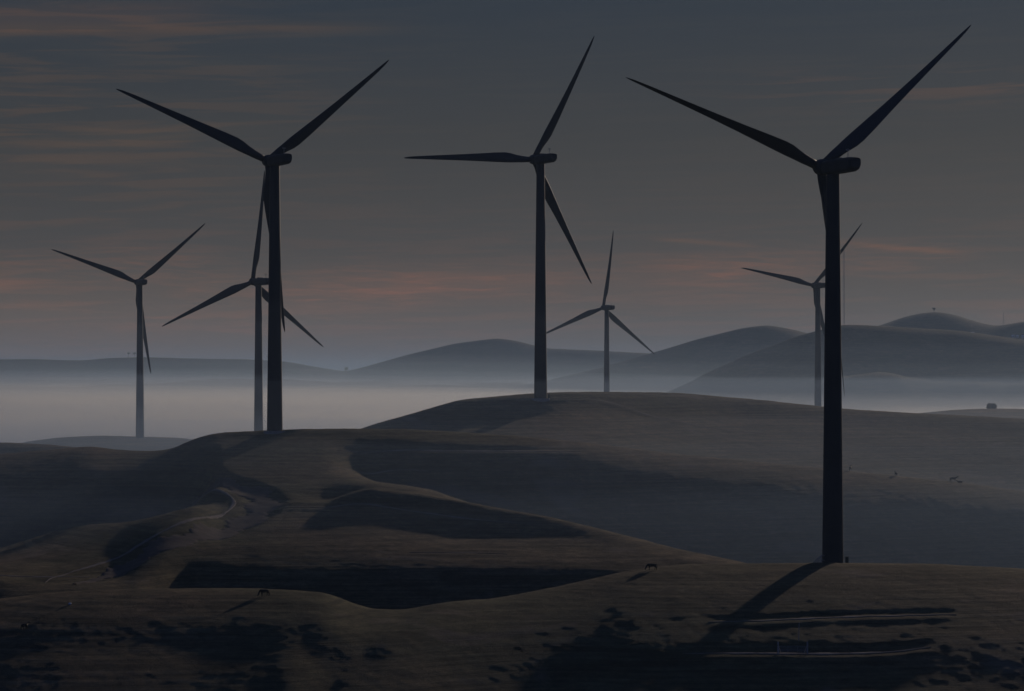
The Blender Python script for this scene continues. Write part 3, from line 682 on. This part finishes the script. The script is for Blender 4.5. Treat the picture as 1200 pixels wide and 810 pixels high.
def build_world():
    w = bpy.data.worlds.new('World'); sc.world = w; w.use_nodes = True
    nt = w.node_tree; N = nt.nodes; L = nt.links; bg = N['Background']
    sky = N.new('ShaderNodeTexSky'); sky.sky_type = 'NISHITA'; sky.sun_disc = False
    sky.sun_elevation = R(SUN_EL); sky.sun_rotation = R(SUN_AZ); sky.air_density = 1.0; sky.dust_density = 2.0; sky.ozone_density = 1.5
    def math_(op, a, b=None, c=None):
        n = N.new('ShaderNodeMath'); n.operation = op
        for i, v in enumerate((a, b, c)):
            if v is None: continue
            if isinstance(v, (int, float)): n.inputs[i].default_value = v
            else: L.new(v, n.inputs[i])
        return n.outputs[0]
    hs = N.new('ShaderNodeHueSaturation'); hs.inputs['Saturation'].default_value = SAT
    L.new(sky.outputs[0], hs.inputs['Color'])
    tc = N.new('ShaderNodeTexCoord'); sp = N.new('ShaderNodeSeparateXYZ'); L.new(tc.outputs['Generated'], sp.inputs[0])
    X, Y, Z = sp.outputs
    az = math_('MULTIPLY', math_('ARCTAN2', X, Y), 57.2958)      # degrees right of the view axis
    el = math_('MULTIPLY', math_('ARCSINE', Z), 57.2958)
    def mix(f, a, b, mode='MIX'):
        x = N.new('ShaderNodeMix'); x.data_type = 'RGBA'; x.blend_type = mode
        if isinstance(f, float): x.inputs[0].default_value = f
        else: L.new(f, x.inputs[0])
        for k, v in ((6, a), (7, b)):
            if isinstance(v, tuple): x.inputs[k].default_value = (*[max(0, c) for c in v], 1)
            else: L.new(v, x.inputs[k])
        return x.outputs[2]
    # elevation ramp evens the clear sky; unseen upper stops brightened to lift shade
    ev = N.new('ShaderNodeValToRGB'); e = ev.color_ramp.elements
    e[0].position = 0.0; e[0].color = (*SKY_RAMP[0], 1); e[1].position = 1.0; e[1].color = (*SKY_RAMP[-1][1], 1)
    for p, c in SKY_RAMP[1:-1]:
        q = e.new(p); q.color = (*c, 1)
    L.new(math_('DIVIDE', el, 40.0), ev.inputs['Fac'])
    col = mix(VMIX, hs.outputs[0], ev.outputs[0])
    # the sky behind the camera, away from the sun, is darker and bluer
    an = N.new('ShaderNodeMapRange'); an.interpolation_type = 'SMOOTHSTEP'; an.inputs[1].default_value = -0.5; an.inputs[2].default_value = 0.75; L.new(Y, an.inputs[0])
    col = mix(an.outputs[0], mix(1.0, col, (0.30, 0.64, 1.45), 'MULTIPLY'), col)
    lw = N.new('ShaderNodeMapRange'); lw.interpolation_type = 'SMOOTHSTEP'; lw.inputs[1].default_value = 4; lw.inputs[2].default_value = -10; L.new(az, lw.inputs[0])
    le = N.new('ShaderNodeMapRange'); le.interpolation_type = 'SMOOTHSTEP'; le.inputs[1].default_value = 3.2; le.inputs[2].default_value = 0.0; L.new(el, le.inputs[0])
    col = mix(math_('MULTIPLY', lw.outputs[0], le.outputs[0]), col, mix(1.0, col, (1.55, 1.35, 1.18), 'MULTIPLY'))
    # streaked cirrus: noise stretched along the horizon
    def streak_noise(sa, se, tilt, lo, hi, seed, detail=5, dist=0.6):
        cv = N.new('ShaderNodeCombineXYZ')
        L.new(math_('MULTIPLY', az, sa), cv.inputs[0])
        L.new(math_('MULTIPLY', math_('ADD', el, math_('MULTIPLY', az, tilt)), se), cv.inputs[1]); cv.inputs[2].default_value = seed
        n = N.new('ShaderNodeTexNoise'); n.inputs['Scale'].default_value = 1; n.inputs['Detail'].default_value = detail; n.inputs['Distortion'].default_value = dist
        n.inputs['Roughness'].default_value = 0.55
        L.new(cv.outputs[0], n.inputs['Vector'])
        mr = N.new('ShaderNodeMapRange'); mr.interpolation_type = 'SMOOTHSTEP'; mr.inputs[1].default_value = lo; mr.inputs[2].default_value = hi
        L.new(n.outputs['Fac'], mr.inputs[0]); return mr.outputs[0]
    def band(e0, se_, a0, a1, fa, slope=0.0):
        """soft band round elevation e0, between azimuths a0..a1"""
        d = math_('DIVIDE', math_('SUBTRACT', math_('ADD', el, math_('MULTIPLY', math_('SUBTRACT', az, a0), -slope)), e0), se_)
        g = math_('EXPONENT', math_('MULTIPLY', math_('MULTIPLY', d, d), -1.0))
        m1 = N.new('ShaderNodeMapRange'); m1.interpolation_type = 'SMOOTHSTEP'; m1.inputs[1].default_value = a0-fa; m1.inputs[2].default_value = a0+fa; L.new(az, m1.inputs[0])
        m2 = N.new('ShaderNodeMapRange'); m2.interpolation_type = 'SMOOTHSTEP'; m2.inputs[1].default_value = a1-fa; m2.inputs[2].default_value = a1+fa; L.new(az, m2.inputs[0])
        return math_('MULTIPLY', g, math_('SUBTRACT', m1.outputs[0], m2.outputs[0]))
    def E(py): return math.degrees(math.atan((HZ-py)/F))
    def A(u): return math.degrees(math.atan((u-600)/F))
    fine = streak_noise(0.30, 5.0, -0.022, 0.44, 0.64, 3.1)
    soft = streak_noise(0.18, 1.6, -0.02, 0.40, 0.70, 8.2)
    wisp = streak_noise(0.9, 9.0, 0.02, 0.42, 0.72, 12.7, 6, 1.0)
    PINK = (1.75, 1.22, 1.0); WARM = (1.55, 1.18, 0.97); GREY = (1.25, 1.14, 1.04); BLU = (0.88, 0.93, 1.02)
    def apply(col, m, tint, k):
        return mix(math_('MULTIPLY', m, k), col, mix(1.0, col, tint, 'MULTIPLY'))
    low = band(E(350), 1.7, -30, 30, 8)
    top = band(E(70), 3.0, -40, 30, 8)
    left = band(E(110), 2.6, -40, A(330), 4.5)
    col = apply(col, math_('MULTIPLY', left, soft), GREY, 1.0)
    col = apply(col, math_('MULTIPLY', left, fine), WARM, 0.85)
    col = apply(col, math_('MULTIPLY', top, fine), GREY, 0.3)
    col = apply(col, math_('MULTIPLY', low, fine), PINK, 0.38)
    col = apply(col, math_('MULTIPLY', low, math_('MULTIPLY', soft, wisp)), PINK, 0.5)
    col = apply(col, band(E(47), 0.13, A(-300), A(430), 1.6, 0.035*0.6), WARM, 1.0)
    col = apply(col, band(E(33), 0.22, A(-300), A(230), 2.0, 0.03), PINK, 0.75)
    col = apply(col, math_('MULTIPLY', band(E(345), 0.34, A(330), A(640), 1.4, 0.05), math_('ADD', math_('MULTIPLY', wisp, 0.6), 0.35)), PINK, 0.55)
    col = apply(col, band(E(335), 0.45, A(380), A(900), 1.6, 0.02), PINK, 0.30)
    col = apply(col, math_('MULTIPLY', band(E(312), 0.36, A(760), A(1120), 1.2, 0.02), math_('ADD', math_('MULTIPLY', wisp, 0.7), 0.2)), PINK, 0.75)
    col = apply(col, band(E(281), 0.05, A(775), A(870), 0.5, -0.07), WARM, 0.75)
    col = apply(col, band(E(286), 0.06, A(985), A(1130), 0.6, -0.09), WARM, 0.75)
    col = apply(col, band(E(337), 0.12, A(-200), A(60), 1.3, 0.01), PINK, 0.5)
    col = apply(col, math_('MULTIPLY', band(E(108), 0.35, A(880), A(1500), 2.2, 0.01), fine), PINK, 0.7)
    L.new(col, bg.inputs['Color']); bg.inputs['Strength'].default_value = SKY_K
SKY_K = 0.042; SAT = 0.8; VMIX = 0.97
SKY_RAMP = [(8.2, 5.9, 3.9), (0.03, (6.2, 4.9, 3.7)), (0.07, (4.0, 3.65, 3.35)), (0.13, (2.75, 2.85, 2.95)), (0.2, (1.72, 2.35, 3.25)), (0.4, (1.5, 2.5, 4.6)), (1.0, (1.4, 2.7, 6.0))]  # stops above the view are raised to lighten the shaded ground
build_world()

cam = bpy.data.cameras.new('camera'); co = bpy.data.objects.new('camera', cam); C.objects.link(co); sc.camera = co
co.location = (0, 0, 0); co.rotation_euler = (R(90), 0, 0)
cam.sensor_width = 36; cam.lens = 36*F/1200; cam.shift_y = (HZ-405)/1200
cam.clip_start = 1; cam.clip_end = 100000

sc.render.engine = 'CYCLES'
cy = sc.cycles
cy.use_denoising = True
try: cy.denoiser = 'OPENIMAGEDENOISE'
except Exception: pass
cy.max_bounces = 6; cy.diffuse_bounces = 2; cy.glossy_bounces = 2; cy.transparent_max_bounces = 48; cy.volume_bounces = 3; cy.transmission_bounces = 2
cy.use_adaptive_sampling = False
sc.view_settings.view_transform = 'Standard'; sc.view_settings.look = 'None'; sc.view_settings.gamma = 1; sc.view_settings.use_curve_mapping = False
sc.view_settings.exposure = -1.55
